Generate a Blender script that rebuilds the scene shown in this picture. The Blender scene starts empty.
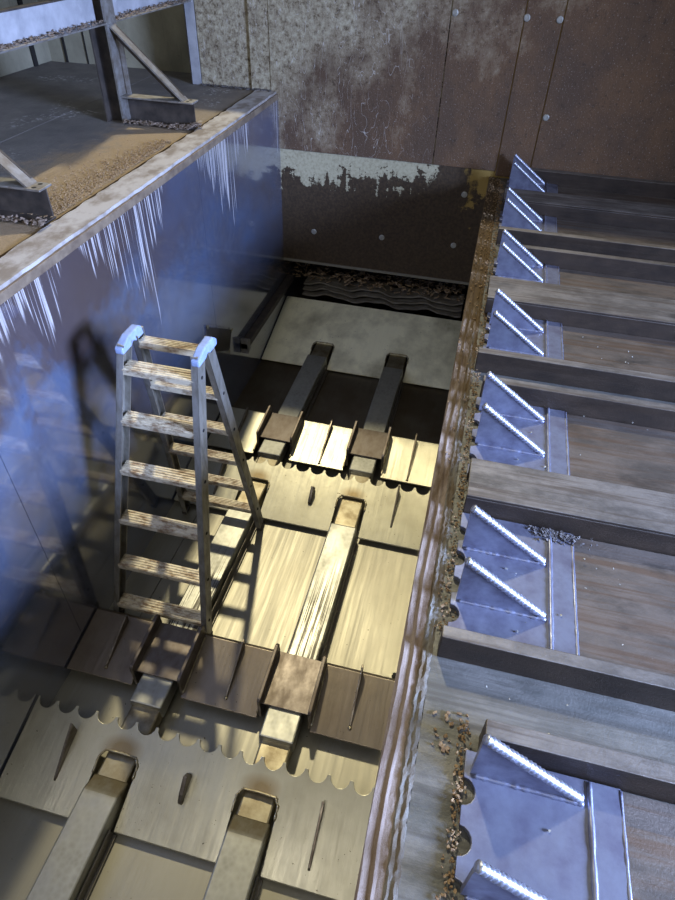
import bpy, bmesh, math, random
from mathutils import Vector, Matrix
random.seed(7)
S = bpy.context.scene
COL = S.collection
U = random.uniform

# ------------------------------------------------------------------ helpers
class MB:
    """collects verts and faces in world metres; build() links them as one mesh object"""
    def __init__(s): s.v = []; s.f = []
    def add(s, vs, fs):
        n = len(s.v); s.v += [tuple(v) for v in vs]; s.f += [tuple(i + n for i in f) for f in fs]; return s
    def box(s, x0, x1, y0, y1, z0, z1):
        vs = [(x, y, z) for z in (z0, z1) for y in (y0, y1) for x in (x0, x1)]
        return s.add(vs, [(0, 2, 3, 1), (4, 5, 7, 6), (0, 1, 5, 4), (2, 6, 7, 3), (0, 4, 6, 2), (1, 3, 7, 5)])
    def hexa(s, b, t):
        return s.add(list(b) + list(t), [(3, 2, 1, 0), (4, 5, 6, 7), (0, 1, 5, 4), (1, 2, 6, 5), (2, 3, 7, 6), (3, 0, 4, 7)])
    def prism(s, a, b):
        """two matching outlines a (bottom) and b (top), any plane"""
        n = len(a)
        fs = [tuple(reversed(range(n))), tuple(range(n, 2 * n))]
        fs += [(i, (i + 1) % n, n + (i + 1) % n, n + i) for i in range(n)]
        return s.add(list(a) + list(b), fs)
    def prof_x(s, pts, x0, x1):
        return s.prism([(x0, y, z) for y, z in pts], [(x1, y, z) for y, z in pts])
    def prof_y(s, pts, y0, y1):
        return s.prism([(x, y1, z) for x, z in pts], [(x, y0, z) for x, z in pts])
    def bar(s, p, q, w, d, side=(1, 0, 0)):
        """rectangular bar p->q, w along side, d across"""
        p = Vector(p); q = Vector(q); ax = (q - p).normalized(); sx = Vector(side); sx = (sx - ax * sx.dot(ax)).normalized()
        sy = ax.cross(sx)
        o = [sx * w / 2 * i + sy * d / 2 * j for i, j in ((-1, -1), (1, -1), (1, 1), (-1, 1))]
        return s.hexa([p + k for k in o], [q + k for k in o])
    def tube(s, pts, r, n=8, rf=None):
        pts = [Vector(p) for p in pts]; vs = []; fs = []
        for i, p in enumerate(pts):
            d = (pts[min(i + 1, len(pts) - 1)] - pts[max(i - 1, 0)]).normalized()
            a = d.orthogonal() if abs(d.z) > .95 else d.cross(Vector((0, 0, 1)))
            a.normalize(); b = d.cross(a)
            rr = r * (rf(i) if rf else 1)
            for k in range(n):
                t = 2 * math.pi * k / n; vs.append(p + a * rr * math.cos(t) + b * rr * math.sin(t))
        for i in range(len(pts) - 1):
            for k in range(n):
                fs.append((i * n + k, i * n + (k + 1) % n, (i + 1) * n + (k + 1) % n, (i + 1) * n + k))
        fs.append(tuple(reversed(range(n)))); fs.append(tuple((len(pts) - 1) * n + k for k in range(n)))
        return s.add(vs, fs)
    def disc(s, c, nrm, r, h, n=14):
        c = Vector(c); nrm = Vector(nrm).normalized()
        return s.tube([c, c + nrm * h * .6, c + nrm * h], r, n, lambda i: (1, 1, .75)[i])
    def chip(s, c, l, w, t):
        a = U(0, 6.283); ux = Vector((math.cos(a), math.sin(a), U(-.35, .35))).normalized()
        uy = Vector((-math.sin(a), math.cos(a), U(-.4, .4))).normalized(); uz = ux.cross(uy)
        c = Vector(c); o = [(-1, -.7), (.2, -1), (1, -.3), (.8, .8), (-.6, 1)]
        return s.prism([c + ux * l * i + uy * w * j - uz * t for i, j in o], [c + ux * l * i + uy * w * j + uz * t for i, j in o])
    def build(s, name, mat, parent=None, origin=(0, 0, 0), bevel=0, smooth=False):
        o = Vector(origin)
        me = bpy.data.meshes.new(name)
        me.from_pydata([Vector(v) - o for v in s.v], [], s.f)
        bm = bmesh.new(); bm.from_mesh(me)
        bmesh.ops.recalc_face_normals(bm, faces=bm.faces)
        big = [f for f in bm.faces if len(f.verts) > 8]
        if big: bmesh.ops.triangulate(bm, faces=big)
        bm.to_mesh(me); bm.free()
        me.materials.append(mat)
        if smooth:
            for p in me.polygons: p.use_smooth = True
        ob = bpy.data.objects.new(name, me); COL.objects.link(ob)
        if parent: ob.parent = parent
        else: ob.location = o
        if bevel:
            m = ob.modifiers.new('bevel', 'BEVEL'); m.width = bevel; m.segments = 2; m.limit_method = 'ANGLE'; m.angle_limit = .6
        return ob

def tag(o, label=None, cat=None, group=None, kind=None):
    if label: o['label'] = label
    if cat: o['category'] = cat
    if group: o['group'] = group
    if kind: o['kind'] = kind
    return o
def thing(name, loc, label, cat, group=None):
    o = bpy.data.objects.new(name, None); COL.objects.link(o); o.location = loc
    o.empty_display_size = .1
    return tag(o, label, cat, group)
def struct(o): o['kind'] = 'structure'; return o
def copy_tree(o, parent=None):
    c = o.copy(); COL.objects.link(c)
    if parent: c.parent = parent
    for ch in list(o.children): copy_tree(ch, c)
    return c

# ------------------------------------------------------------------ materials
class G:
    def __init__(s, name):
        s.m = bpy.data.materials.new(name); s.m.use_nodes = True; s.t = s.m.node_tree; s.n = s.t.nodes; s.l = s.t.links
        s.b = s.n['Principled BSDF']; s._pos = None; s._obj = None
    def pos(s):
        if not s._pos: s._pos = s.n.new('ShaderNodeNewGeometry').outputs['Position']
        return s._pos
    def obj(s):
        if not s._obj: s._obj = s.n.new('ShaderNodeTexCoord').outputs['Object']
        return s._obj
    def link(s, a, b): s.l.new(a, b)
    def noise(s, scale=(1, 1, 1), detail=5, rough=.6, co=None, off=(0, 0, 0), dist=0):
        mp = s.n.new('ShaderNodeMapping'); mp.inputs['Scale'].default_value = scale; mp.inputs['Location'].default_value = off
        s.link(co or s.pos(), mp.inputs['Vector'])
        t = s.n.new('ShaderNodeTexNoise'); t.inputs['Scale'].default_value = 1; t.inputs['Detail'].default_value = detail
        t.inputs['Roughness'].default_value = rough; t.inputs['Distortion'].default_value = dist
        s.link(mp.outputs[0], t.inputs['Vector']); return t.outputs['Fac']
    def ramp(s, fac, a, b, lo=0., hi=1.):
        r = s.n.new('ShaderNodeMapRange'); r.inputs['From Min'].default_value = a; r.inputs['From Max'].default_value = b
        r.inputs['To Min'].default_value = lo; r.inputs['To Max'].default_value = hi; s.link(fac, r.inputs['Value']); return r.outputs[0]
    def math(s, op, a, b=None):
        m = s.n.new('ShaderNodeMath'); m.operation = op
        for i, v in enumerate((a, b)):
            if v is None: continue
            if isinstance(v, (int, float)): m.inputs[i].default_value = v
            else: s.link(v, m.inputs[i])
        return m.outputs[0]
    def axis(s, k, co=None):
        x = s.n.new('ShaderNodeSeparateXYZ'); s.link(co or s.pos(), x.inputs[0]); return x.outputs[k]
    def mix(s, fac, a, b):
        m = s.n.new('ShaderNodeMix'); m.data_type = 'RGBA'
        if isinstance(fac, (int, float)): m.inputs[0].default_value = fac
        else: s.link(fac, m.inputs[0])
        for i, v in ((6, a), (7, b)):
            if isinstance(v, (tuple, list)): m.inputs[i].default_value = (*v[:3], 1)
            else: s.link(v, m.inputs[i])
        return m.outputs[2]
    def color(s, c):
        if isinstance(c, (tuple, list)): s.b.inputs['Base Color'].default_value = (*c[:3], 1)
        else: s.link(c, s.b.inputs['Base Color'])
    def rough(s, v):
        if isinstance(v, (int, float)): s.b.inputs['Roughness'].default_value = v
        else: s.link(v, s.b.inputs['Roughness'])
    def metal(s, v):
        if isinstance(v, (int, float)): s.b.inputs['Metallic'].default_value = v
        else: s.link(v, s.b.inputs['Metallic'])
    def bump(s, h, strength=.3, dist=.01):
        b = s.n.new('ShaderNodeBump'); b.inputs['Strength'].default_value = strength; b.inputs['Distance'].default_value = dist
        s.link(h, b.inputs['Height']); s.link(b.outputs[0], s.b.inputs['Normal'])

def plain(name, c, metal=0., rough=.5, c2=None, scale=(8, 8, 8), r2=None, bump=0., bscale=(60, 60, 60), lo=.35, hi=.65, obj=False, dist=.004):
    g = G(name); co = g.obj() if obj else None
    n = g.noise(scale, co=co)
    k = g.ramp(n, lo, hi)
    g.color(g.mix(k, c, c2 or tuple(x * .7 for x in c)))
    g.metal(metal); g.rough(g.ramp(n, .3, .7, rough, r2 if r2 is not None else rough + .1))
    if bump: g.bump(g.noise(bscale, 6, .65, co), bump, dist)
    return g.m

def m_pit_steel(name, tone=(.48, .465, .37), dark=(.24, .22, .155), r0=.30, r1=.46, amount=.62):
    g = G(name)
    st = g.noise((46, 1.3, 10), 6, .65)                       # rolling marks along the pit
    bl = g.noise((2.6, 2.2, 3), 5, .6)
    sp = g.noise((55, 55, 55), 3, .6)
    base = g.mix(g.ramp(bl, .42, .72, 0, amount), tone, dark)
    base = g.mix(g.ramp(st, .35, .75, 0, .35), base, tuple(x * .8 for x in tone))
    # heat tint of the welds round the rod openings
    dx = g.math('ABSOLUTE', g.math('SUBTRACT', g.math('ABSOLUTE', g.math('ADD', g.axis(0), .867)), .348))
    dy = g.math('MINIMUM', g.math('ABSOLUTE', g.math('SUBTRACT', g.axis(1), .975)), g.math('ABSOLUTE', g.math('SUBTRACT', g.axis(1), 2.925)))
    dd = g.math('SQRT', g.math('ADD', g.math('POWER', g.math('MULTIPLY', dx, 11), 2), g.math('POWER', g.math('MULTIPLY', dy, 17), 2)))
    base = g.mix(g.math('MULTIPLY', g.ramp(g.math('ADD', dd, g.ramp(bl, .3, .7, -.3, .3)), .4, 1.25, 1, 0), .75), base, (.20, .13, .045))
    base = g.mix(g.ramp(sp, .70, .74), base, (.05, .035, .02))
    g.color(base); g.metal(.88)
    g.rough(g.math('ADD', g.ramp(st, .3, .7, r0, r1), g.ramp(bl, .4, .7, 0, .08)))
    g.bump(g.math('ADD', g.math('MULTIPLY', st, .6), g.math('MULTIPLY', bl, 1.6)), .2, .008)
    return g.m

M = {}
M['pit_steel'] = m_pit_steel('pit_steel')
M['far_plate'] = m_pit_steel('far_plate_steel', (.88, .86, .64), (.30, .28, .19), .34, .5, 1.1)  # paler copy of pit steel; brightness of the lit plate put into colour
M['far_plate'].node_tree.nodes['Principled BSDF'].inputs['Metallic'].default_value = .1
M['band_steel'] = m_pit_steel('band_steel', (.31, .265, .215), (.14, .11, .085), .30, .42, .8)  # darker copy of pit steel; near ramp's shade put into the colour

def m_floor():
    g = G('pit_floor_steel')
    st = g.noise((46, 1.3, 10), 6, .65); bl = g.noise((2.2, 1.6, 3), 5, .6); sp = g.noise((50, 50, 50), 3, .6)
    base = g.mix(g.ramp(bl, .4, .72, 0, .5), (.36, .345, .28), (.22, .20, .15))
    base = g.mix(g.ramp(st, .35, .75, 0, .4), base, (.28, .27, .22))
    ye = g.math('ADD', g.axis(1), g.ramp(g.noise((3, 3, 3)), .3, .7, -.1, .1))   # back wall's shade deepened in colour, over brown residue on far sheets
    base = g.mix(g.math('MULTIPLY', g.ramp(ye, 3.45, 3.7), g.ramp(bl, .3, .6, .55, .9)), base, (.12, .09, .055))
    base = g.mix(g.ramp(sp, .70, .74), base, (.05, .035, .02))
    g.color(base); g.metal(.88); g.rough(g.ramp(st, .3, .7, .40, .54))
    g.bump(g.math('ADD', g.math('MULTIPLY', st, .6), bl), .1, .006)
    return g.m
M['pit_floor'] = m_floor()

def m_left_wall():
    g = G('left_wall_steel')
    z = g.axis(2); y = g.axis(1)
    bl = g.noise((1, 1.4, 1.8), 5, .6, off=(3, 1, 0)); fine = g.noise((30, 30, 30), 4, .7)
    base = g.mix(g.ramp(bl, .38, .68), (.15, .21, .37), (.14, .135, .17))  # daylight's blue cast partly put into the base colour
    base = g.mix(g.ramp(fine, .5, .75, 0, .3), base, (.4, .4, .43))
    lip = g.math('MULTIPLY', g.ramp(g.math('ADD', z, g.ramp(g.noise((1, 3, 3), 5, .65, off=(0, 2, 5)), .3, .7, -.3, .3)), 1.45, 1.75), g.ramp(y, 2.6, 3.6, .85, .2))
    base = g.mix(lip, base, (.15, .105, .095))
    # limescale runs from the lip
    dr = g.noise((1, 34, .55), 3, .55); dr2 = g.noise((1, 90, .9), 3, .5)
    ln = g.ramp(g.noise((0, 1.5, 0), 2, .5, off=(0, .35, 4)), .42, .72, .0, .8)
    ln = g.math('MULTIPLY', ln, g.ramp(g.noise((0, 16, 0), 2, .5), .3, .7, .3, 1.25))
    msk = g.ramp(g.math('SUBTRACT', z, g.math('SUBTRACT', 2.03, ln)), -.02, .04)
    d = g.math('MULTIPLY', msk, g.math('MAXIMUM', g.ramp(dr, .57, .62, 0, .8), g.ramp(dr2, .56, .62)))
    base = g.mix(g.math('MULTIPLY', d, .8), base, (.62, .60, .62))
    g.color(base)
    g.metal(g.ramp(d, 0, 1, .5, .05)); g.b.inputs['Specular IOR Level'].default_value = .6
    g.b.inputs['Coat Weight'].default_value = 1; g.b.inputs['Coat IOR'].default_value = 2.7
    g.link(g.math('ADD', g.ramp(bl, .35, .7, .05, .13), g.math('MULTIPLY', d, .35)), g.b.inputs['Coat Roughness'])
    g.rough(g.math('ADD', g.ramp(bl, .35, .7, .14, .24), g.math('MULTIPLY', d, .3)))
    g.bump(g.math('ADD', g.math('MULTIPLY', bl, 1.), g.math('MULTIPLY', fine, .05)), .07, .012)
    return g.m
M['left_wall'] = m_left_wall()

def m_back_panel():
    g = G('back_wall_panel')
    x = g.axis(0); z = g.axis(2)
    n = g.noise((3.2, 3, 2.2), 6, .65); f = g.noise((32, 32, 32), 6, .75); f2 = g.noise((90, 90, 90), 3, .7)
    rust = g.mix(g.ramp(n, .4, .62), (.105, .068, .045), (.155, .092, .052))
    k = g.math('ADD', g.math('ADD', g.math('MULTIPLY', x, -.55), g.math('MULTIPLY', g.math('SUBTRACT', z, 2.1), .75)), g.ramp(n, .3, .7, -.85, .25))
    pale = g.mix(g.ramp(f, .35, .6), (.50, .46, .34), (.22, .18, .12))
    base = g.mix(g.ramp(k, .1, .95), rust, pale)
    base = g.mix(g.ramp(f, .56, .66, 0, .7), base, (.05, .035, .025))
    base = g.mix(g.ramp(f2, .60, .68, 0, .45), base, (.45, .42, .38))
    sc = g.noise((8, 1, 2.2), 2, .4, dist=2.5, off=(2, 0, 7))
    ln = g.math('LESS_THAN', g.math('ABSOLUTE', g.math('SUBTRACT', sc, .5)), .0035)
    base = g.mix(g.math('MULTIPLY', ln, g.ramp(x, -1.1, -.4, .75, 0)), base, (.55, .52, .47))
    g.color(base); g.metal(.0); g.b.inputs['Specular IOR Level'].default_value = .2; g.rough(g.ramp(n, .3, .7, .55, .75))
    g.bump(g.math('ADD', f, g.math('MULTIPLY', f2, .5)), .55, .012)
    return g.m
M['back_panel'] = m_back_panel()

def m_back_lower():
    g = G('back_wall_lower')
    x = g.axis(0); z = g.axis(2)
    n = g.noise((7, 5, 10), 6, .7); f = g.noise((45, 45, 45), 5, .7); v = g.noise((22, 5, 3), 4, .6)
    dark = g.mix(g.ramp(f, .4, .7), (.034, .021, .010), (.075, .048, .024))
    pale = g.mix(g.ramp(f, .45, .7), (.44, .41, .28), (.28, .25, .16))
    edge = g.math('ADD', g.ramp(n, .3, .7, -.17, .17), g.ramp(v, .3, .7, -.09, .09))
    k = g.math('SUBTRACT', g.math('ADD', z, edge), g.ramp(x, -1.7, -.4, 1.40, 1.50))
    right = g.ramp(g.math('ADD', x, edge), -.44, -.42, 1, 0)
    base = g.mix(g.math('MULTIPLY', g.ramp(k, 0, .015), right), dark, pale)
    ylw = g.math('MULTIPLY', g.ramp(g.math('ADD', x, g.math('MULTIPLY', edge, .5)), -.16, -.1), g.ramp(g.math('ADD', z, edge), 1.33, 1.37))
    base = g.mix(ylw, base, (.30, .20, .05))
    base = g.mix(g.ramp(z, .665, .675, .8, 0), base, (.22, .21, .17))
    g.color(base); g.rough(.7); g.bump(f, .4, .01)
    return g.m
M['back_lower'] = m_back_lower()

def m_concrete():
    g = G('old_concrete')
    n = g.noise((3, 3, 2), 6, .65); v = g.noise((9, 9, .8), 4, .6); f = g.noise((40, 40, 40), 5, .7)
    base = g.mix(g.ramp(n, .35, .65), (.34, .32, .235), (.22, .205, .15))
    base = g.mix(g.ramp(v, .58, .72, 0, .7), base, (.09, .085, .07))
    base = g.mix(g.ramp(f, .66, .72), base, (.08, .06, .04))
    g.color(base); g.rough(.85); g.bump(f, .3, .01); return g.m
M['concrete'] = m_concrete()

def m_deck():
    g = G('platform_boards')
    x = g.axis(0); y = g.axis(1)
    n = g.noise((5, 5, 5), 6, .7); l = g.noise((60, 2.2, 1), 4, .6); f = g.noise((140, 140, 140), 4, .7)
    base = g.mix(g.ramp(n, .35, .65), (.13, .12, .115), (.20, .185, .17))
    # sawdust near the front edge; the tint also paints the warmly lit area
    k = g.math('ADD', x, g.math('ADD', g.ramp(n, .3, .7, -.2, .2), g.ramp(y, 2, 5, .35, -.15)))
    dust = g.ramp(k, -2.42, -2.15)
    sd = g.mix(g.ramp(f, .35, .65), (.34, .25, .15), (.22, .165, .105))
    base = g.mix(g.math('MULTIPLY', dust, g.ramp(y, 3.9, 4.6, .9, .25)), base, sd)
    base = g.mix(g.ramp(l, .6, .68, 0, .25), base, (.08, .07, .06))
    wh = g.math('MULTIPLY', g.ramp(g.noise((30, 30, 30), 4, .7), .55, .6), g.ramp(g.noise((2.2, 2.2, 1), 2, .4, off=(1.1, .4, 0)), .58, .66))
    base = g.mix(g.math('MULTIPLY', wh, .7), base, (.5, .5, .5))
    g.color(base); g.rough(.8); g.bump(g.math('ADD', f, l), .35, .006); return g.m
M['deck'] = m_deck()

M['nosing'] = plain('platform_nosing', (.40, .385, .38), 0, .7, (.21, .18, .155), (11, 7, 11), bump=.35, bscale=(50, 50, 50), lo=.42, hi=.62)
M['nosing_edge'] = plain('platform_edge', (.10, .07, .048), 0, .9, (.19, .145, .10), (14, 14, 14), bump=.4)
M['black_steel'] = plain('black_steel', (.045, .04, .038), .35, .45, (.09, .075, .065), (14, 14, 14), bump=.15, obj=False)
M['grey_steel'] = plain('worn_grey_steel', (.34, .34, .34), .6, .42, (.2, .18, .16), (18, 18, 18), bump=.15)
M['pale_paint'] = plain('pale_paint', (.40, .41, .45), 0, .5, (.28, .29, .32), (9, 9, 9), bump=.1)
M['bar_steel'] = None
def m_bar(name, c, c2, c3, ro, me, dark_sides=False):
    g = G(name)
    st = g.noise((1.6, 40, 40), 6, .65); n = g.noise((5, 9, 9), 6, .7); f = g.noise((120, 120, 120), 4, .7)
    b = g.mix(g.ramp(n, .40, .60), c, c2); b = g.mix(g.ramp(st, .48, .62, 0, .75), b, c3); b = g.mix(g.ramp(g.noise((3, 7, 7), 5, .7, off=(4, 2, 1)), .55, .68, 0, .6), b, tuple(v * .45 for v in c))
    b = g.mix(g.ramp(f, .68, .74, 0, .6), b, (.5, .47, .45))
    if dark_sides:
        nz = g.n.new('ShaderNodeNewGeometry').outputs['Normal']   # sides darker brown, upward faces keep the base tone
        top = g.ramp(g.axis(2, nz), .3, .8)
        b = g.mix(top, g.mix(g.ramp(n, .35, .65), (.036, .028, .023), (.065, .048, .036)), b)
    g.color(b); g.metal(me); g.rough(g.ramp(st, .3, .7, ro, ro + .16)); g.bump(g.math('ADD', st, g.math('MULTIPLY', f, .9)), .25, .006); return g.m
M['bar_steel'] = m_bar('bar_steel', (.14, .132, .125), (.25, .235, .22), (.095, .075, .06), .42, .55, True)
M['slat_steel'] = m_bar('slat_steel', (.11, .098, .088), (.175, .15, .13), (.11, .07, .045), .42, .55)
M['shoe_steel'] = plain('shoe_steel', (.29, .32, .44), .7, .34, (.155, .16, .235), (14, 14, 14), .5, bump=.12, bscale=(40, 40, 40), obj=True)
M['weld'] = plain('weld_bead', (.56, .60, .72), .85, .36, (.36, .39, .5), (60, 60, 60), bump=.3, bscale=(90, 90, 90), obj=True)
M['kerb_plate'] = m_bar('kerb_plate', (.13, .135, .13), (.21, .21, .20), (.10, .095, .085), .42, .5)

def m_kerb(name, a, b, c, rough):
    g = G(name); y = g.axis(1)
    n = g.noise((30, 5, 20), 6, .7); f = g.noise((110, 110, 110), 5, .7)
    base = g.mix(g.ramp(n, .4, .62), a, b)
    dust = g.math('MULTIPLY', g.ramp(g.math('ADD', y, g.ramp(n, .3, .7, -1., 1.)), 1.4, 3.), .9)
    base = g.mix(dust, base, c); base = g.mix(g.ramp(f, .6, .7, 0, .6), base, (.09, .06, .035))
    g.color(base); g.metal(0); g.b.inputs['Specular IOR Level'].default_value = .2; g.rough(rough); g.bump(g.math('ADD', n, g.math('MULTIPLY', f, .7)), .45, .01); return g.m
M['kerb_lip'] = m_kerb('kerb_lip', (.26, .215, .185), (.15, .11, .085), (.085, .056, .025), .75)
M['kerb_crust'] = m_kerb('kerb_crust', (.17, .165, .15), (.10, .07, .04), (.10, .065, .03), .95)
M['sawdust'] = plain('sawdust', (.34, .24, .13), 0, .9, (.17, .105, .055), (90, 90, 90))
M['chips'] = plain('wood_chips', (.27, .21, .165), 0, .9, (.09, .065, .045), (60, 60, 60))
M['straw'] = plain('straw', (.40, .30, .19), 0, .9, (.14, .09, .055), (40, 40, 40))
M['soot'] = plain('black_grit', (.035, .03, .03), 0, .8, (.16, .15, .15), (120, 120, 120))

def m_cover():
    g = G('push_rod_cover'); y = g.axis(1)
    sp = g.n.new('ShaderNodeTexVoronoi'); sp.inputs['Scale'].default_value = 42; g.link(g.pos(), sp.inputs['Vector'])
    n = g.noise((9, 5, 9), 5, .6); st = g.noise((120, 1.5, 2), 4, .55)
    base = g.mix(g.ramp(n, .35, .65), (.40, .40, .35), (.27, .27, .23))
    base = g.mix(g.math('MULTIPLY', sp.outputs['Distance'], .5), base, (.5, .5, .46))
    k = g.math('MULTIPLY', g.math('MULTIPLY', g.ramp(y, 1.55, 1.62), g.ramp(g.math('ADD', y, g.ramp(n, .3, .7, -.2, .2)), 2.35, 2.0)), g.ramp(st, .49, .54))
    base = g.mix(g.math('MULTIPLY', k, .92), base, (.03, .025, .02))
    burn = g.math('MULTIPLY', g.math('MULTIPLY', g.ramp(y, .75, .79), g.ramp(y, .95, .9)), g.ramp(n, .3, .55, .5, 1))
    base = g.mix(g.math('MULTIPLY', burn, .85), base, (.13, .10, .045))
    g.color(base); g.metal(.8); g.rough(g.ramp(n, .3, .7, .34, .5)); return g.m
M['cover'] = m_cover()
M['rod_tube'] = plain('rod_tube', (.42, .38, .27), .85, .32, (.22, .18, .11), (10, 10, 10), .45)
M['rail_dark'] = plain('side_rail_steel', (.13, .12, .105), .8, .35, (.25, .23, .2), (30, 4, 30), .5)
M['channel'] = plain('channel_steel', (.20, .175, .155), .8, .36, (.13, .105, .085), (16, 8, 16), .5, bump=.1)
M['fin'] = plain('pit_fin_steel', (.24, .21, .17), .85, .34, (.11, .09, .07), (24, 12, 24), .5)
M['alu'] = plain('ladder_aluminium', (.40, .39, .365), .75, .38, (.24, .225, .19), (26, 26, 9), .55, bump=.08)
M['cap'] = plain('ladder_cap_plastic', (.27, .36, .60), 0, .4, (.20, .27, .47), (25, 25, 25))  # blue daylight painted into light grey caps
def m_tread():
    g = G('ladder_tread')
    n = g.noise((16, 30, 30), 6, .7); f = g.noise((9, 60, 60), 4, .6)
    b = g.mix(g.ramp(n, .45, .63), (.66, .60, .46), (.25, .17, .10)); b = g.mix(g.ramp(f, .58, .7, 0, .5), b, (.15, .10, .06))
    g.color(b); g.metal(.35); g.rough(.5); g.bump(n, .2, .004); return g.m
M['tread'] = m_tread()
M['dark'] = plain('dark_hole', (.015, .013, .012), 0, .8)
M['bolt'] = plain('bolt_washer', (.46, .46, .43), .5, .45, (.3, .3, .27), (60, 60, 60))
M['rubber'] = plain('grimy_sheet', (.13, .115, .095), .2, .5, (.25, .23, .19), (10, 30, 30))

# ------------------------------------------------------------------ setting
XW = -1.744
YB = 5.25
KZ = 1.584
DZ = 2.048

# pit floor: sheets with narrow seams, one continuous structure
mb = MB()
for y0, y1 in ((-.6, .74), (.743, 1.5), (1.503, 2.72), (2.723, 4.6), (4.603, 6.2)):
    for x0, x1 in (((XW, -1.545), (-1.54, 0)) if y0 == 1.503 else ((XW, 0),)):
        mb.box(x0, x1, y0, y1, -.03, 0)
mb.box(XW - .3, .3, -.7, 6.3, -.08, -.03)
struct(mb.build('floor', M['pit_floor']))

mb = MB()
for y0, y1 in ((-.6, 1.487), (1.49, 3.64), (3.643, 5.4), (5.4, 6.2)):
    mb.box(XW - .02, XW, y0, y1, -.03, 1.995)
wl = struct(mb.build('wall_left', M['left_wall']))
mb = MB().box(0, .04, -.6, 6.2, -.03, KZ - .03); struct(mb.build('wall_right', M['pit_steel']))

# platform on the left
mb = MB()
mb.box(-4.3, -1.93, -.6, 5.62, DZ - .06, DZ - .004)
mb.box(-3.8, -2.9, -.6, 5.62, DZ - .004, DZ)
mb.box(-2.896, -1.93, -.6, 5.62, DZ - .004, DZ - .001)
struct(mb.build('floor_platform', M['deck']))
# nosing: pale lip with a chipped outline, brown edge under it
mb = MB(); N = 130; a = []; b = []
for i in range(N + 1):
    y = -.6 + (5.24 + .6) * i / N
    a.append((-1.905 + U(-.008, .008), y, DZ + .008)); b.append((-1.755 + U(-.003, .003), y, DZ + .004))
vs = []
for p, q in zip(a, b): vs += [p, q, (q[0], q[1], DZ - .03), (p[0], p[1], DZ - .03)]
fs = []
for i in range(N):
    k = 4 * i
    for j in range(4): fs.append((k + j, k + (j + 1) % 4, k + 4 + (j + 1) % 4, k + 4 + j))
fs += [(0, 1, 2, 3), (4 * N + 3, 4 * N + 2, 4 * N + 1, 4 * N)]
mb.add(vs, fs); struct(mb.build('trim_1', M['nosing']))
mb = MB().box(-1.93, XW + .003, -.6, YB - .01, 1.995, DZ - .012); struct(mb.build('trim_2', M['nosing_edge'], bevel=.003))

# concrete walls round the platform
mb = MB().box(-4.3, -2.46, 5.62, 5.75, 1.6, 4.3)
wp = struct(mb.build('wall_platform_back', M['concrete']))
mb = MB().box(-3.83, -3.81, 5.608, 5.62, DZ, 4.3).box(-3.62, -3.61, 5.612, 5.62, DZ, 4.3)
mb.build('joint', M['dark'], wp)
mb = MB()
for y0, y1 in ((-.6, 2.7), (2.72, 4.1), (4.12, 5.62)): mb.box(-4.15, -3.98, y0, y1, DZ, 4.3)
wq = struct(mb.build('wall_platform_left', M['concrete']))
MB().box(-3.985, -3.965, 5.35, 5.40, DZ, 4.3).build('joint', M['dark'], wq)

struct(MB().box(-4.3, -2.60, .5, 5.9, 4.3, 4.38).build('shade_slab', M['concrete']))  # unseen slab added overhead to shade the left of the deck

we = struct(MB().box(-2.39, -1.965, 5.262, 5.75, 1.6, 3.75).box(-1.96, -1.7995, 5.240, 5.75, 1.6, 3.75).build('wall_platform_corner', M['back_panel'], bevel=.002))
# back wall: painted concrete below, rusty wear panels bolted above
wb = struct(MB().box(-1.80, 4.2, YB, YB + .12, .645, 3.75).build('wall_back', M['back_lower']))
for x0, x1 in ((-1.80, -.466), (-.459, .033), (.040, .29), (.297, 1.9), (1.907, 4.2)):
    MB().box(x0, x1, YB - .016, YB, 1.632 if x0 < 0 else 1.60, 3.75).build('wear_panel', M['back_panel'], wb, bevel=.003)
for x, z in ((-.435, 2.632), (.052, 2.63), (.269, 2.631), (.324, 2.04)):
    MB().disc((x, YB - .016, z), (0, -1, 0), .022, .008).build('bolt', M['bolt'], wb)
for x, z in ((-1.448, .955), (-.828, .98), (-.197, .99), (-.174, 1.423)):
    MB().disc((x, YB, z), (0, -1, 0), .024, .006).build('bolt', M['bolt'], wb)
struct(MB().box(XW - .3, .3, 6.2, 6.25, -.03, 1.2).box(XW - .3, .3, 5.37, 6.2, .9, .95).build('wall_recess', M['black_steel']))

# right deck and its kerb
mb = MB().box(.085, 3.4, -.6, YB, KZ - .03, KZ)
struct(mb.build('floor_deck', M['kerb_plate']))
mb = MB(); N = 160; vs = []; fs = []
prof = [(.0, -.03), (-.004, -.004), (.002, .004), (.012, .001), (.022, -.001), (.030, .005), (.038, .001), (.055, 0.001), (.055, -.03)]
for i in range(N + 1):
    y = -.6 + 5.84 * i / N; w = .004 * math.sin(y * 9) + U(-.0012, .0012)
    for (x, z) in prof: vs.append((x + w * (0 if x > .05 or x < .001 else 1) , y, KZ + z))
n = len(prof)
for i in range(N):
    for k in range(n): fs.append((i * n + k, i * n + (k + 1) % n, (i + 1) * n + (k + 1) % n, (i + 1) * n + k))
mb.add(vs, fs); struct(mb.build('trim_3', M['kerb_lip']))
mb = MB(); vs = []; fs = []; N = 420
for i in range(N + 1):
    y = -.6 + 5.84 * i / N; w = .006 * math.sin(y * 5.3 + 1)
    for k, (x, z) in enumerate(((.052, -.02), (.053, 0.), (.060, .008), (.069, .002), (.077, .006), (.087, .001), (.088, -.02))):
        j = 0 if k in (0, 6) else 1
        vs.append((x + w * .5 + j * U(-.0025, .0025), y, KZ + z * .7 + j * U(-.002, .002)))
for i in range(N):
    for k in range(6): fs.append((i * 7 + k, i * 7 + k + 1, (i + 1) * 7 + k + 1, (i + 1) * 7 + k))
mb.add(vs, fs); struct(mb.build('trim_4', M['kerb_crust']))

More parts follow.
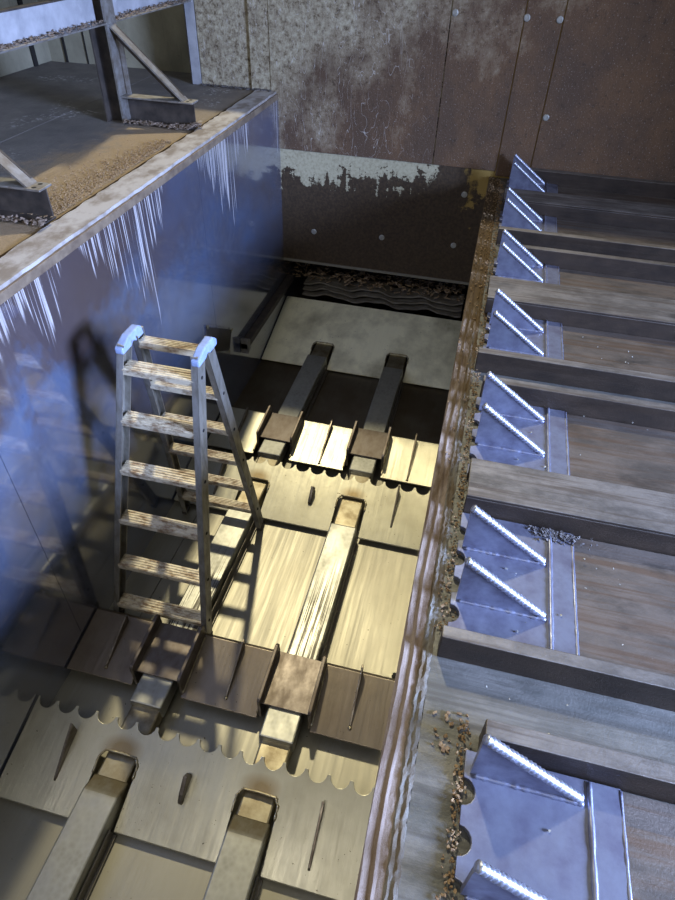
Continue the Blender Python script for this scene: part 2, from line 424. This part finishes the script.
# ------------------------------------------------------------------ pit: push rods, scalloped plates, ramps
RODS = {'left': -1.215, 'right': -.519}
HW = .0875
covers = [(-.6, .77, 1), (1.2, 2.63, 2), (3.16, 4.52, 3)]
for nm, xc in RODS.items():
    o = (xc, 0, 0)
    t = thing('push_rod', o, {'left': 'long steel push rod passing under the ladder, nearer the left wall',
                               'right': 'long steel push rod with black-streaked cover, nearer the right kerb'}[nm], 'push rod', 'push rods along the pit floor')
    MB().box(xc - .078, xc + .078, -.6, 5.5, .012, .098).build('tube', M['rod_tube'], t, o, bevel=.01)
    for y0, y1, k in covers:
        mb = MB(); tz = .142 if k == 1 else .135
        mb.prof_x([(y0, .03), (y0, tz), (y1, tz), (y1 + .085 if k == 1 else y1 + .02, .099), (y1 + .085 if k == 1 else y1 + .02, .03)], xc - HW, xc + HW)
        c = mb.build('cover', M['cover'], t, o, bevel=.008)
        if k == 1: c['label'] = 'galvanised cover with sloped end'
        if k == 2: c['label'] = 'cover with black scrape marks'
    for s in (-1, 1):
        for y0, y1 in ((-.6, .66), (1.67, 2.6), (3.64, 4.48)):
            a, m, b = HW + .003, HW + .010, HW + .024
            pr = [(a, 0), (b, 0), (b, .018), (m, .018), (m, .078), (a, .078)]
            MB().prof_y([(xc + s * x, z) for x, z in pr], y0, y1).build('side_rail', M['rail_dark'], t, o)

XR = -.006
def scallop_plate(y0, y1, z0, z1, hole_y, label, fins, loc, teeth=16, name='scalloped_plate', mat=None):
    t = thing(name, loc, label, 'plate', 'scalloped steel plates across the pit')
    X0 = XW + .008
    zz = lambda y: z0 + (z1 - z0) * (y - y0) / (y1 - y0)
    pts = [(X0, y0)]
    for xc in sorted(RODS.values()):
        w = HW + .012
        pts += [(xc - w, y0), (xc - w, hole_y - .03), (xc - w + .02, hole_y), (xc + w - .02, hole_y), (xc + w, hole_y - .03), (xc + w, y0)]
    pts += [(XR, y0)]
    p = (XR - X0) / max(teeth, 1); r = p * .43
    pts += [(XR, y1)]
    for i in range(teeth):
        cx = XR - p * (i + .5)
        for k in range(0, 9):
            a = math.pi * k / 8; pts.append((cx + r * math.cos(a), y1 - r * .95 * math.sin(a)))
    pts += [(X0, y1)]
    th = .012
    MB().prism([(x, y, zz(y) - th) for x, y in pts], [(x, y, zz(y)) for x, y in pts]).build('plate', mat or M['pit_steel'], t, loc, bevel=.0025)
    # folded skirt under the front edge
    mb = MB(); xs = [X0] + [v for xc in sorted(RODS.values()) for v in (xc - HW - .03, xc + HW + .03)] + [XR]
    for a, b in zip(xs[::2], xs[1::2]): MB().box(a, b, y0 + .07, y0 + .08, 0, z0 + .006).build('skirt', M['black_steel'], t, loc)
    # weld collar round each rod opening
    for xc in sorted(RODS.values()):
        w = HW + .012; pp = [(xc - w, hole_y - .10), (xc - w, hole_y - .03), (xc - w + .02, hole_y), (xc, hole_y + .003), (xc + w - .02, hole_y), (xc + w, hole_y - .03), (xc + w, hole_y - .10)]
        q = []
        for (ax, ay), (bx, by) in zip(pp, pp[1:]):
            for k in range(6): q.append((ax + (bx - ax) * k / 6, ay + (by - ay) * k / 6))
        MB().tube([(x, y, zz(y) + .002) for x, y in q], .006, 6, lambda i: U(.6, 1.3)).build('weld_collar', M['rod_tube'], t, loc, smooth=True)
    for f in fins:
        kind, x, ya, yb, h = f
        if kind == 'fin':
            MB().prof_x([(ya, zz(ya) - .004), (yb, zz(yb) - .004), (yb - .004, zz(yb) + h), (ya + .01, zz(ya) + .012)], x - .006, x + .006).build('fin', M['fin'], t, loc, bevel=.002)
        else:
            MB().prof_x([(ya, zz(ya) - .004), (yb, zz(yb) - .004), (yb, zz(yb) + h * .35), (yb - (yb - ya) * .25, zz(yb) + h), (ya + (yb - ya) * .2, zz(ya) + h * .8), (ya, zz(ya) + h * .3)], x - .011, x + .011).build('lug', M['fin'], t, loc, bevel=.004)
    return t
scallop_plate(.665, 1.10, .042, .165, .955, 'nearest scalloped steel plate with two rod openings, in front of the ladder',
              [('fin', -1.475, .78, 1.0, .085), ('lug', -.86, .83, .95, .06), ('fin', -.22, .73, .98, .05)], (XW / 2, .88, 0))
scallop_plate(2.63, 3.07, .042, .165, 2.905, 'second scalloped steel plate, behind the rear feet of the ladder',
              [('fin', -1.475, 2.72, 2.98, .085), ('lug', -.80, 2.79, 2.91, .06), ('fin', -.22, 2.74, 3.02, .06)], (XW / 2, 2.85, 0))
scallop_plate(4.49, 5.30, .03, .25, 4.78, 'farthest and widest steel plate, under the back wall', [], (XW / 2, 4.98, 0), teeth=0, mat=M['far_plate'])

def ramp(y0, y1, label, fins, loc, mat):
    t = thing('ramp', loc, label, 'ramp', 'steel ramps with rod guide channels')
    za, zb = .075, .135
    zz = lambda y: za + (zb - za) * (y - y0) / (y1 - y0)
    secs = ((XW + .008, -1.355), (-1.075, -.660), (-.378, XR))
    for a, b in secs:
        mb = MB().prof_x([(y0, za - .012), (y0, za), (y1 - .02, zb), (y1, zb - .012), (y1, 0), (y1 - .012, 0), (y1 - .012, zb - .02)], a, b)
        mb.build('ramp_plate', mat, t, loc, bevel=.002)
    yc = y1 - .335
    for xc in sorted(RODS.values()):
        ch = MB().prof_x([(yc + .02, .139), (yc + .02, .151), (y1 - .02, .158), (y1 - .02, .146)], xc - .125, xc + .125)
        g = ch.build('guide_channel', M['channel'], t, loc, bevel=.002)
        for s in (-1, 1):
            x = xc + s * .132
            MB().prof_x([(yc, .035), (yc, .195), (yc + .012, .207), (y1 - .03, .232), (y1 - .01, .215), (y1, .03)], x - .009, x + .009).build('flange', M['channel'], g, loc, bevel=.003)
            q = [(x + s * .011, y0 + .02 + (y1 - y0 - .05) * k / 24, zz(y0 + .02 + (y1 - y0 - .05) * k / 24) + .003) for k in range(25)]
            MB().tube(q, .006, 6, lambda i: (.7, 1.25)[i % 2]).build('weld_bead', M['rod_tube'], g, loc, smooth=True)
    for x, ya, yb, h in fins:
        mb = MB().prof_x([(ya, zz(ya) - .004), (yb, zz(yb) - .004), (yb + .006, zz(yb) + h), (yb - .012, zz(yb) + h), (ya + .006, zz(ya) + .012)], x - .0055, x + .0055)
        fo = mb.build('fin', M['fin'], t, loc, bevel=.002)
        MB().disc((x, ya - .002, zz(ya) - .004), (0, 0, 1), .011, .012, 10).build('weld_spot', M['rod_tube'], fo, loc, smooth=True)
    return t
ramp(1.305, 1.665, 'near steel ramp with U-shaped rod channels, at the front feet of the ladder',
     [(-1.53, 1.36, 1.62, .06), (-.845, 1.36, 1.64, .06), (-.185, 1.37, 1.65, .075)], (XW / 2, 1.5, 0), M['band_steel'])
ramp(3.195, 3.625, 'far steel ramp with U-shaped rod channels, behind the ladder',
     [(-1.53, 3.22, 3.58, .06), (-.845, 3.22, 3.60, .06), (-.185, 3.22, 3.6, .075)], (XW / 2, 3.45, 0), M['pit_steel'])

# bar, plate on the left wall
t = thing('wall_bar', (XW, 4.6, .43), 'dark steel angle bar fixed low along the left wall near the back', 'bar')
MB().box(XW + .002, XW + .062, 4.05, YB + .1, .40, .455).build('bar', M['black_steel'], t, (XW, 4.6, .43), bevel=.003)
MB().prof_x([(4.05, .36), (4.05, .50), (4.11, .47), (4.11, .38)], XW + .003, XW + .066).build('end_plate', M['grey_steel'], t, (XW, 4.6, .43), bevel=.002)
q = [(3.48, .93), (3.88, .68), (3.80, .54), (3.39, .775)]
t = tag(MB().prof_x(q, XW + .001, XW + .012).build('patch_plate', M['black_steel'], None, (XW, 3.64, .73)), 'dark square plate tacked on the left wall behind the ladder top', 'plate')
for y, z in q[:3]: MB().disc((XW + .01, y, z), (1, 0, 0), .016, .006, 8).build('weld_tack', M['rod_tube'], t, (XW, 3.64, .73))

# wavy sheets and straw under the back wall
for k, (z, dy) in enumerate(((.265, 0), (.31, .02), (.355, .05))):
    mb = MB(); N = 60; a = []; b = []; vs = []; fs = []
    for i in range(N + 1):
        x = XW + .14 + (1.744 - .17) * i / N
        zz = z + .018 * math.sin(x * 13 + k * .5) + .006 * math.sin(x * 31 + k)
        for y, d in ((5.385 + dy, 0), (5.62, 0), (5.62, -.016), (5.385 + dy, -.016)): vs.append((x, y, zz + d))
    for i in range(N):
        for j in range(4): fs.append((i * 4 + j, i * 4 + (j + 1) % 4, i * 4 + 4 + (j + 1) % 4, i * 4 + 4 + j))
    fs += [(0, 1, 2, 3), (4 * N + 3, 4 * N + 2, 4 * N + 1, 4 * N)]
    tag(mb.add(vs, fs).build('wavy_sheet', M['rubber'], None, (XW / 2, 5.5, z)),
        ('lowest of three wavy grimy sheets stacked under the back wall', 'middle of three wavy grimy sheets stacked under the back wall', 'topmost of three wavy grimy sheets, just below the straw')[k], 'sheet', 'wavy sheets under the back wall')
mb = MB()
for i in range(330):
    x = U(XW + .02, -.05); p = Vector((x, U(5.42, 5.62), .375 + U(0, .12)))
    d = Vector((U(-1, 1), U(-.6, .2), U(-.5, .9))).normalized() * U(.03, .1)
    if i % 3: mb.chip(p, U(.012, .035), U(.006, .014), .003)
    else: mb.tube([p - d * .5, p + d * .5 + Vector((0, 0, U(-.01, .01)))], .0022, 5)
tag(mb.build('straw', M['straw'], None, (XW / 2, 5.5, .35)), 'tangle of straw and bark caught under the back wall', 'debris', kind='stuff')

# ------------------------------------------------------------------ step ladder
def lerp(a, b, t): return Vector(a) + (Vector(b) - Vector(a)) * t
LO = (-1.38, 2.1, 0)
lad = thing('step_ladder', LO, 'tall aluminium step ladder with blue-lit top caps, standing open in the pit', 'ladder')
FB = {-1: (-1.672, 1.70, 0), 1: (-1.085, 1.69, 0)}; FT = {-1: (-1.432, 2.035, 1.73), 1: (-1.063, 2.035, 1.73)}
RB = {-1: (-1.640, 2.59, 0), 1: (-1.072, 2.585, 0)}; RT = {-1: (-1.425, 2.135, 1.73), 1: (-1.070, 2.135, 1.73)}
TZ = [.165, .465, .775, 1.085, 1.365, 1.625]
RZ = [.25, .53, .81, 1.10, 1.39, 1.68]
for s in (-1, 1):
    for bot, top, zs, d in ((FB[s], FT[s], TZ, .076), (RB[s], RT[s], RZ, .066)):
        r = MB(); ax = (Vector(top) - Vector(bot)).normalized()
        sy = ax.cross(Vector((1, 0, 0))).normalized()
        # channel section: web and two lips turned inward
        r.bar(bot, top, .005, d)
        for k in (-1, 1):
            off = sy * (k * (d / 2 - .003)) - Vector((s * .014, 0, 0))
            r.bar(Vector(bot) + off, Vector(top) + off, .031, .006)
        ob = r.build('rail', M['alu'], lad, LO)
        for z in zs:
            p = lerp(bot, top, z / 1.73)
            MB().disc(p + Vector((s * .002, 0, 0)), (s, 0, 0), .009, .004, 10).build('rivet', M['dark'], ob, LO)
        ft = MB().bar(Vector(bot) - Vector((s * .010, 0, 0)), lerp(bot, top, .022) - Vector((s * .010, 0, 0)), .032, d + .008)
        ft.build('foot', M['black_steel'], ob, LO, bevel=.003)
def tread(zs, B, T, dep, nm):
    for z in zs:
        a = lerp(B[-1], T[-1], z / 1.73); b = lerp(B[1], T[1], z / 1.73)
        mb = MB(); x0, x1 = a.x + .022, b.x - .022; y = (a.y + b.y) / 2
        pts = [(y - dep / 2, z - .028), (y - dep / 2, z)]
        n = 5
        for k in range(n):
            u = y - dep / 2 + dep * (k + .15) / n; w = dep / n
            pts += [(u, z), (u + .1 * w, z + .004), (u + .6 * w, z + .004), (u + .7 * w, z)]
        pts += [(y + dep / 2, z), (y + dep / 2, z - .022), (y + dep / 2 - .004, z - .022), (y + dep / 2 - .004, z - .006), (y - dep / 2 + .004, z - .006), (y - dep / 2 + .004, z - .028)]
        mb.prof_x(pts, x0, x1); mb.build(nm, M['tread'], lad, LO)
tread(TZ, FB, FT, .080, 'tread'); tread(RZ, RB, RT, .06, 'rung')
for s in (-1, 1):
    x = FT[s][0] - s * .008
    pts = [(1.985, 1.695), (2.06, 1.695), (2.085, 1.71), (2.11, 1.695), (2.185, 1.695), (2.185, 1.725), (2.15, 1.752), (2.06, 1.752), (1.985, 1.725)]
    MB().prof_x(pts, x - .020, x + .020).build('hinge_cap', M['cap'], lad, LO, bevel=.007)
    a = lerp(FB[s], FT[s], .03); b = lerp(FB[s], FT[s], TZ[0] / 1.73)
    MB().bar(a + Vector((-s * .012, 0, 0)), b + Vector((-s * .09, 0, -.018)), .004, .022, (0, 0, 1)).build('brace', M['alu'], lad, LO)

# ------------------------------------------------------------------ platform ironwork
def chips(name, n, fx, l0, l1, mat, label, origin, flat=.003):
    mb = MB()
    for i in range(n):
        l = U(l0, l1); mb.chip(fx(), l, l * U(.35, .8), flat * U(.4, 1))
    return tag(mb.build(name, mat, None, origin), label, 'debris', kind='stuff')

def post_unit(py, label):
    o = (-2.48, py, DZ)
    t = thing('platform_post', o, label, 'post', 'steel posts on the platform')
    zt = 3.6
    p = MB().box(-2.540, -2.530, py - .06, py + .06, DZ, zt).box(-2.53, -2.425, py - .004, py + .004, DZ, zt)
    p.build('column', M['black_steel'], t, o)
    MB().box(-2.425, -2.413, py - .06, py + .06, DZ, zt).build('flange', M['grey_steel'], t, o)
    f = MB().prof_y([(-2.41, DZ), (-1.935, DZ), (-1.935, DZ + .008), (-2.41, DZ + .008)], py - .05, py + .04)
    f.box(-2.41, -1.945, py + .032, py + .04, DZ, DZ + .15)
    ft = f.build('foot_channel', M['black_steel'], t, o)
    mb = MB().prof_y([(-2.41, DZ + .148), (-1.915, DZ + .148), (-1.915, DZ + .158), (-2.41, DZ + .158)], py - .05, py + .045)
    ft2 = mb.build('top_flange', M['grey_steel'], ft, o, bevel=.002)
    for dy in (-.028, .02): MB().disc((-1.955, py + dy, DZ + .1575), (0, 0, 1), .011, .002, 10).build('bolt_hole', M['dark'], ft, o)
    br = MB().bar((-2.415, py, 2.585), (-1.985, py, DZ + .155), .075, .010, (0, 1, 0))
    br.build('brace', M['grey_steel'], t, o)
    MB().bar((-2.418, py + .03, 2.555), (-2.02, py + .03, DZ + .155), .012, .06, (0, 1, 0)).build('brace_web', M['black_steel'], t, o)
    MB().bar((-2.39, py + .03, DZ + .158), (-2.39, py + .03, 2.5), .03, .008).build('stiffener', M['grey_steel'], t, o)
post_unit(4.08, 'black H-section steel post with diagonal brace, farther back on the platform')
post_unit(2.44, 'steel post foot and brace at the left edge of the frame, near the sawdust')
o = (-2.44, 5.24, DZ)
t = thing('corner_post', o, 'slim pale steel angle post in the far corner of the platform', 'post')
MB().box(-2.462, -2.388, 5.240, 5.248, DZ, 3.4).build('face', M['pale_paint'], t, o)
MB().box(-2.470, -2.462, 5.240, 5.32, DZ, 3.4).build('web', M['black_steel'], t, o)
o = (-2.47, 4.0, 2.6)
for nm, (y0, y1), lb in (('rail_channel', (2.5, 4.02), 'pale channel rail full of chips, left of the black post'), ('rail_channel', (4.14, 5.235), 'pale channel rail from the black post to the corner post')):
    oo = (-2.47, (y0 + y1) / 2, 2.6)
    t = thing(nm, oo, lb, 'rail', 'channel rails along the platform')
    MB().box(-2.486, -2.478, y0, y1, 2.602, 2.74).build('web', M['pale_paint'], t, oo)
    MB().box(-2.486, -2.40, y0, y1, 2.594, 2.602).build('lower_flange', M['grey_steel'], t, oo)
    MB().box(-2.486, -2.44, y0, y1, 2.74, 2.748).build('upper_flange', M['black_steel'], t, oo)
    chips('wood_chips', 260, lambda: (U(-2.475, -2.405), U(y0, y1), 2.604 + abs(random.gauss(0, .006))), .004, .012, M['chips'], 'wood chips lying in the ' + ('left channel rail beside the black post' if y0 < 3 else 'channel rail behind the black post'), oo)

chips('wood_chips', 170, lambda: (U(-2.40, -1.95), 4.03 + abs(random.gauss(0, .02)) - .04, DZ + .012 + U(0, .015)), .006, .018, M['chips'], 'wood chips and scale piled along the far brace foot', (-2.2, 4.03, DZ))
chips('wood_chips', 150, lambda: (U(-2.35, -1.92), 2.39 + abs(random.gauss(0, .02)) - .04, DZ + .012 + U(0, .015)), .005, .014, M['chips'], 'wood chips and scale along the near brace foot', (-2.2, 2.39, DZ))
chips('wood_chips', 60, lambda: (-1.93 + random.gauss(0, .02), 4.05 + random.gauss(0, .03), DZ + .015 + U(0, .02)), .006, .016, M['chips'], 'small heap of shavings at the end of the far brace foot', (-1.93, 4.05, DZ))
def spread():
    y = U(2.45, 3.75); w = .10 + .12 * math.exp(-((y - 2.9) / .5) ** 2)
    return (-1.945 - abs(random.gauss(0, w * .6)), y, DZ + .004 + U(0, .006))
chips('sawdust', 2000, spread, .002, .006, M['sawdust'], 'golden sawdust spread along the platform edge between the braces', (-2.0, 3, DZ), .002)
chips('wood_chips', 120, lambda: (U(-2.38, -1.8), 5.24 - abs(random.gauss(0, .02)), DZ + .008), .005, .014, M['soot'], 'dark scraps along the back of the platform', (-2.1, 5.22, DZ))

# ------------------------------------------------------------------ right deck: bars and slats
ZT = 1.69
BARS = [  # y0, y1, left end x, label
    (.726, .773, .235, 'nearest flat steel bar, just behind the largest blue-lit shoe'),
    (.972, 1.012, .100, 'thin steel bar casting a shadow strip, second from the camera'),
    (1.54, 1.737, .120, 'wide grey steel bar behind the second slat from the camera'),
    (2.24, 2.285, .130, 'thin steel bar behind the third slat from the camera'),
    (2.46, 2.505, .092, 'thin steel bar in front of the fourth slat, its end over the kerb'),
    (3.00, 3.255, .100, 'wide grey steel bar behind the fourth slat, middle one of three wide bars'),
    (3.684, 3.728, .140, 'thin steel bar behind the fifth slat from the camera'),
    (3.93, 3.975, .115, 'thin steel bar in front of the sixth slat from the camera'),
    (4.475, 4.70, .120, 'wide grey steel bar between the two farthest slats'),
    (5.165, 5.225, .160, 'farthest steel bar, against the back wall'),
]
for y0, y1, x0, lb in BARS:
    o = (x0, y0, KZ); t = thing('steel_bar', o, lb, 'bar', 'steel bars across the right deck')
    X1 = 3.2
    w = y1 - y0
    mb = MB()
    if w > .1:
        mb.box(x0, X1, y0, y1, ZT - .012, ZT).box(x0, X1, y0, y0 + .012, KZ, ZT - .012).box(x0, X1, y1 - .012, y1, KZ, ZT - .012)
    else:
        mb.box(x0, X1, y0, y1, KZ, ZT)
    mb.build('body', M['bar_steel'], t, o, bevel=.003)
    if w > .1: MB().box(x0 + .012, x0 + .018, y0 + .012, y1 - .012, KZ, ZT - .012).build('end_plate', M['black_steel'], t, o)

SLATS = [  # near y, far y, fins, x shift, label
    (.20, .722, (.418, .672), .085, 'nearest slat with the largest blue-lit shoe, at the bottom right corner'),
    (1.016, 1.536, (1.171, 1.383), 0, 'second slat from the camera, between the thin and the wide grey bar'),
    (1.741, 2.236, (1.925, 2.143), 0, 'third slat from the camera, brown and worn behind the wide bar'),
    (2.509, 2.996, (2.655, 2.88), 0, 'fourth slat from the camera, its blue shoe opposite the second scalloped plate'),
    (3.259, 3.680, (3.445, 3.64), 0, 'fifth slat from the camera'),
    (3.979, 4.471, (4.155, 4.365), 0, 'sixth slat from the camera, second from the back wall'),
    (4.704, 5.161, (4.935, 5.13), .02, 'farthest slat, next to the back wall'),
]
for (y0, y1, fins, dx, lb) in SLATS:
    o = (.11 + dx, y0, KZ); t = thing('deck_slat', o, lb, 'slat', 'slats of the right deck with gusseted shoes')
    MB().box(.30 + dx, 3.2, y0, y1, KZ, KZ + .008).build('slat_plate', M['slat_steel'], t, o)
    # shoe plate with bites out of its pit-side edge
    XL = .118 + dx; pts = [(.492 + dx, y0), (.492 + dx, y1), (XL, y1)]
    p = .108; k = int((y1 - y0) / p); m0 = (y1 - y0 - k * p) / 2
    for i in range(k):
        c = y1 - m0 - p * (i + .5)
        for j in range(9):
            a = math.pi * j / 8; pts.append((XL + .030 * math.sin(a), c + .032 * math.cos(a)))
    pts.append((XL, y0))
    MB().prism([(x, y, KZ + .004) for x, y in pts], [(x, y, KZ + .022) for x, y in pts]).build('shoe_plate', M['shoe_steel'], t, o, bevel=.002)
    MB().tube([(.418 + dx, y0 + .004 + (y1 - y0 - .008) * i / 30, KZ + .021) for i in range(31)], .008, 8, lambda i: U(.8, 1.15)).build('weld_seam', M['shoe_steel'], t, o, smooth=True)
    MB().tube([(.492 + dx, y0 + .004 + (y1 - y0 - .008) * i / 40, KZ + .018) for i in range(41)], .0055, 6, lambda i: U(.85, 1.15)).build('edge_bead', M['shoe_steel'], t, o, smooth=True)
    for fy in fins:
        xa, xb = .132 + dx, .392 + dx; zb = KZ + .020
        g = MB().prof_y([(xa, zb), (xb, zb), (xb, zb + .012), (xa + .008, 1.795), (xa, 1.79)], fy - .007, fy + .007).build('gusset', M['shoe_steel'], t, o)
        q = [(xa + .004 + (xb - xa - .004) * i / 70, fy, 1.793 + (zb + .008 - 1.793) * i / 70) for i in range(71)]
        MB().tube(q, .0125, 8, lambda i: 1 + .14 * math.sin(i * 1.9) + U(-.08, .08)).build('weld_bead', M['weld'], g, o, smooth=True)
        for s in (-1, 1):
            q = [(xa + .01 + (xb - xa) * i / 40, fy + s * .009, zb + .003) for i in range(41)]
            MB().tube(q, .007, 6, lambda i: U(.75, 1.2)).build('fillet_weld', M['shoe_steel'], g, o, smooth=True)

# loose sawdust and grit on the right
chips('sawdust', 1100, lambda: (.108 + random.gauss(0, .010), U(1.05, 5.1), KZ + .004 + U(0, .008)), .0015, .005, M['sawdust'], 'sawdust packed in the gap between kerb and shoes', (.11, 3, KZ))
chips('sawdust', 260, lambda: (.194 + random.gauss(0, .009), U(.25, .8), KZ + .004 + U(0, .01)), .0015, .0055, M['sawdust'], 'sawdust along the nearest shoe', (.2, .5, KZ))
chips('sawdust', 420, lambda: (U(-.002, .1), 5.2 - abs(random.gauss(0, 1.3)) , KZ + .008 + U(0, .004)), .002, .007, M['sawdust'], 'brown sawdust lying on the far end of the kerb', (.05, 4, KZ))
chips('wood_chips', 22, lambda: (U(.11, .21), U(.70, .82), KZ + .004), .003, .009, M['sawdust'], 'few loose chips on the grey kerb plate near the nearest bar', (.15, .75, KZ))
chips('wood_chips', 60, lambda: (U(.2, .9), U(.3, 3.0), KZ + .026), .002, .005, M['bolt'], 'pale specks of chip scattered over the slats', (.5, 1.5, KZ), .002)
chips('grit', 120, lambda: (.44 + random.gauss(0, .05), 1.53 - abs(random.gauss(0, .025)), KZ + .026), .003, .007, M['soot'], 'black grit under the wide grey bar beside the second shoe', (.44, 1.5, KZ))
mb = MB()
for i in range(16): mb.chip((-.012 - abs(random.gauss(0, .012)), 1.69 + random.gauss(0, .05), .002 + i * .0004), U(.006, .02), U(.006, .014), .001)
tag(mb.build('soot_flakes', M['dark'], None, (-.02, 1.72, 0)), 'black flakes on the pit floor against the right kerb', 'debris', kind='stuff')

# ------------------------------------------------------------------ camera
c = S.camera = bpy.data.objects.new('camera', bpy.data.cameras.new('camera')); COL.objects.link(c)
RM = ((0.97056012, -0.17990871, 0.16014338), (0.23926206, 0.64371337, -0.72690217), (0.02768959, 0.7438185, 0.66780785))
mt = Matrix(RM).to_4x4(); mt.translation = (0, 0, 3.2); c.matrix_world = mt
c.data.sensor_fit = 'VERTICAL'; c.data.sensor_height = 36; c.data.lens = 615 / 900 * 36; c.data.clip_start = .02

# ------------------------------------------------------------------ light
def lamp(kind, name, loc, look, energy, col, **kw):
    d = bpy.data.lights.new(name, kind); d.energy = energy; d.color = col
    for k, v in kw.items(): setattr(d, k, v)
    o = bpy.data.objects.new(name, d); COL.objects.link(o); o.location = loc
    o.rotation_euler = (Vector(look) - Vector(loc)).to_track_quat('-Z', 'Y').to_euler(); return o
lamp('SPOT', 'flood_lamp', (-3.1, 8.4, 10.9), (-.5, 2.0, .5), 3300, (1, .88, .58), shadow_soft_size=.22, spot_size=math.radians(70), spot_blend=.4)
lamp('AREA', 'daylight_door', (5.2, .2, 3.5), (-1.7, 1.5, 1.5), 430, (.46, .60, 1), shape='RECTANGLE', size=1.7, size_y=1.4, spread=math.radians(84))
lamp('AREA', 'fill_light', (-1.2, -2.6, 6.8), (-1, 3.5, 0), 95, (1, .93, .82), shape='RECTANGLE', size=2.6, size_y=1.2)  # added soft fill behind the camera, brightening the far plate
w = S.world = bpy.data.worlds.new('world'); w.use_nodes = True
bg = w.node_tree.nodes['Background']; bg.inputs[0].default_value = (.74, .76, .80, 1); bg.inputs[1].default_value = .16
S.view_settings.view_transform = 'Standard'; S.view_settings.look = 'None'; S.view_settings.gamma = 1; S.view_settings.use_curve_mapping = False
S.view_settings.exposure = 0
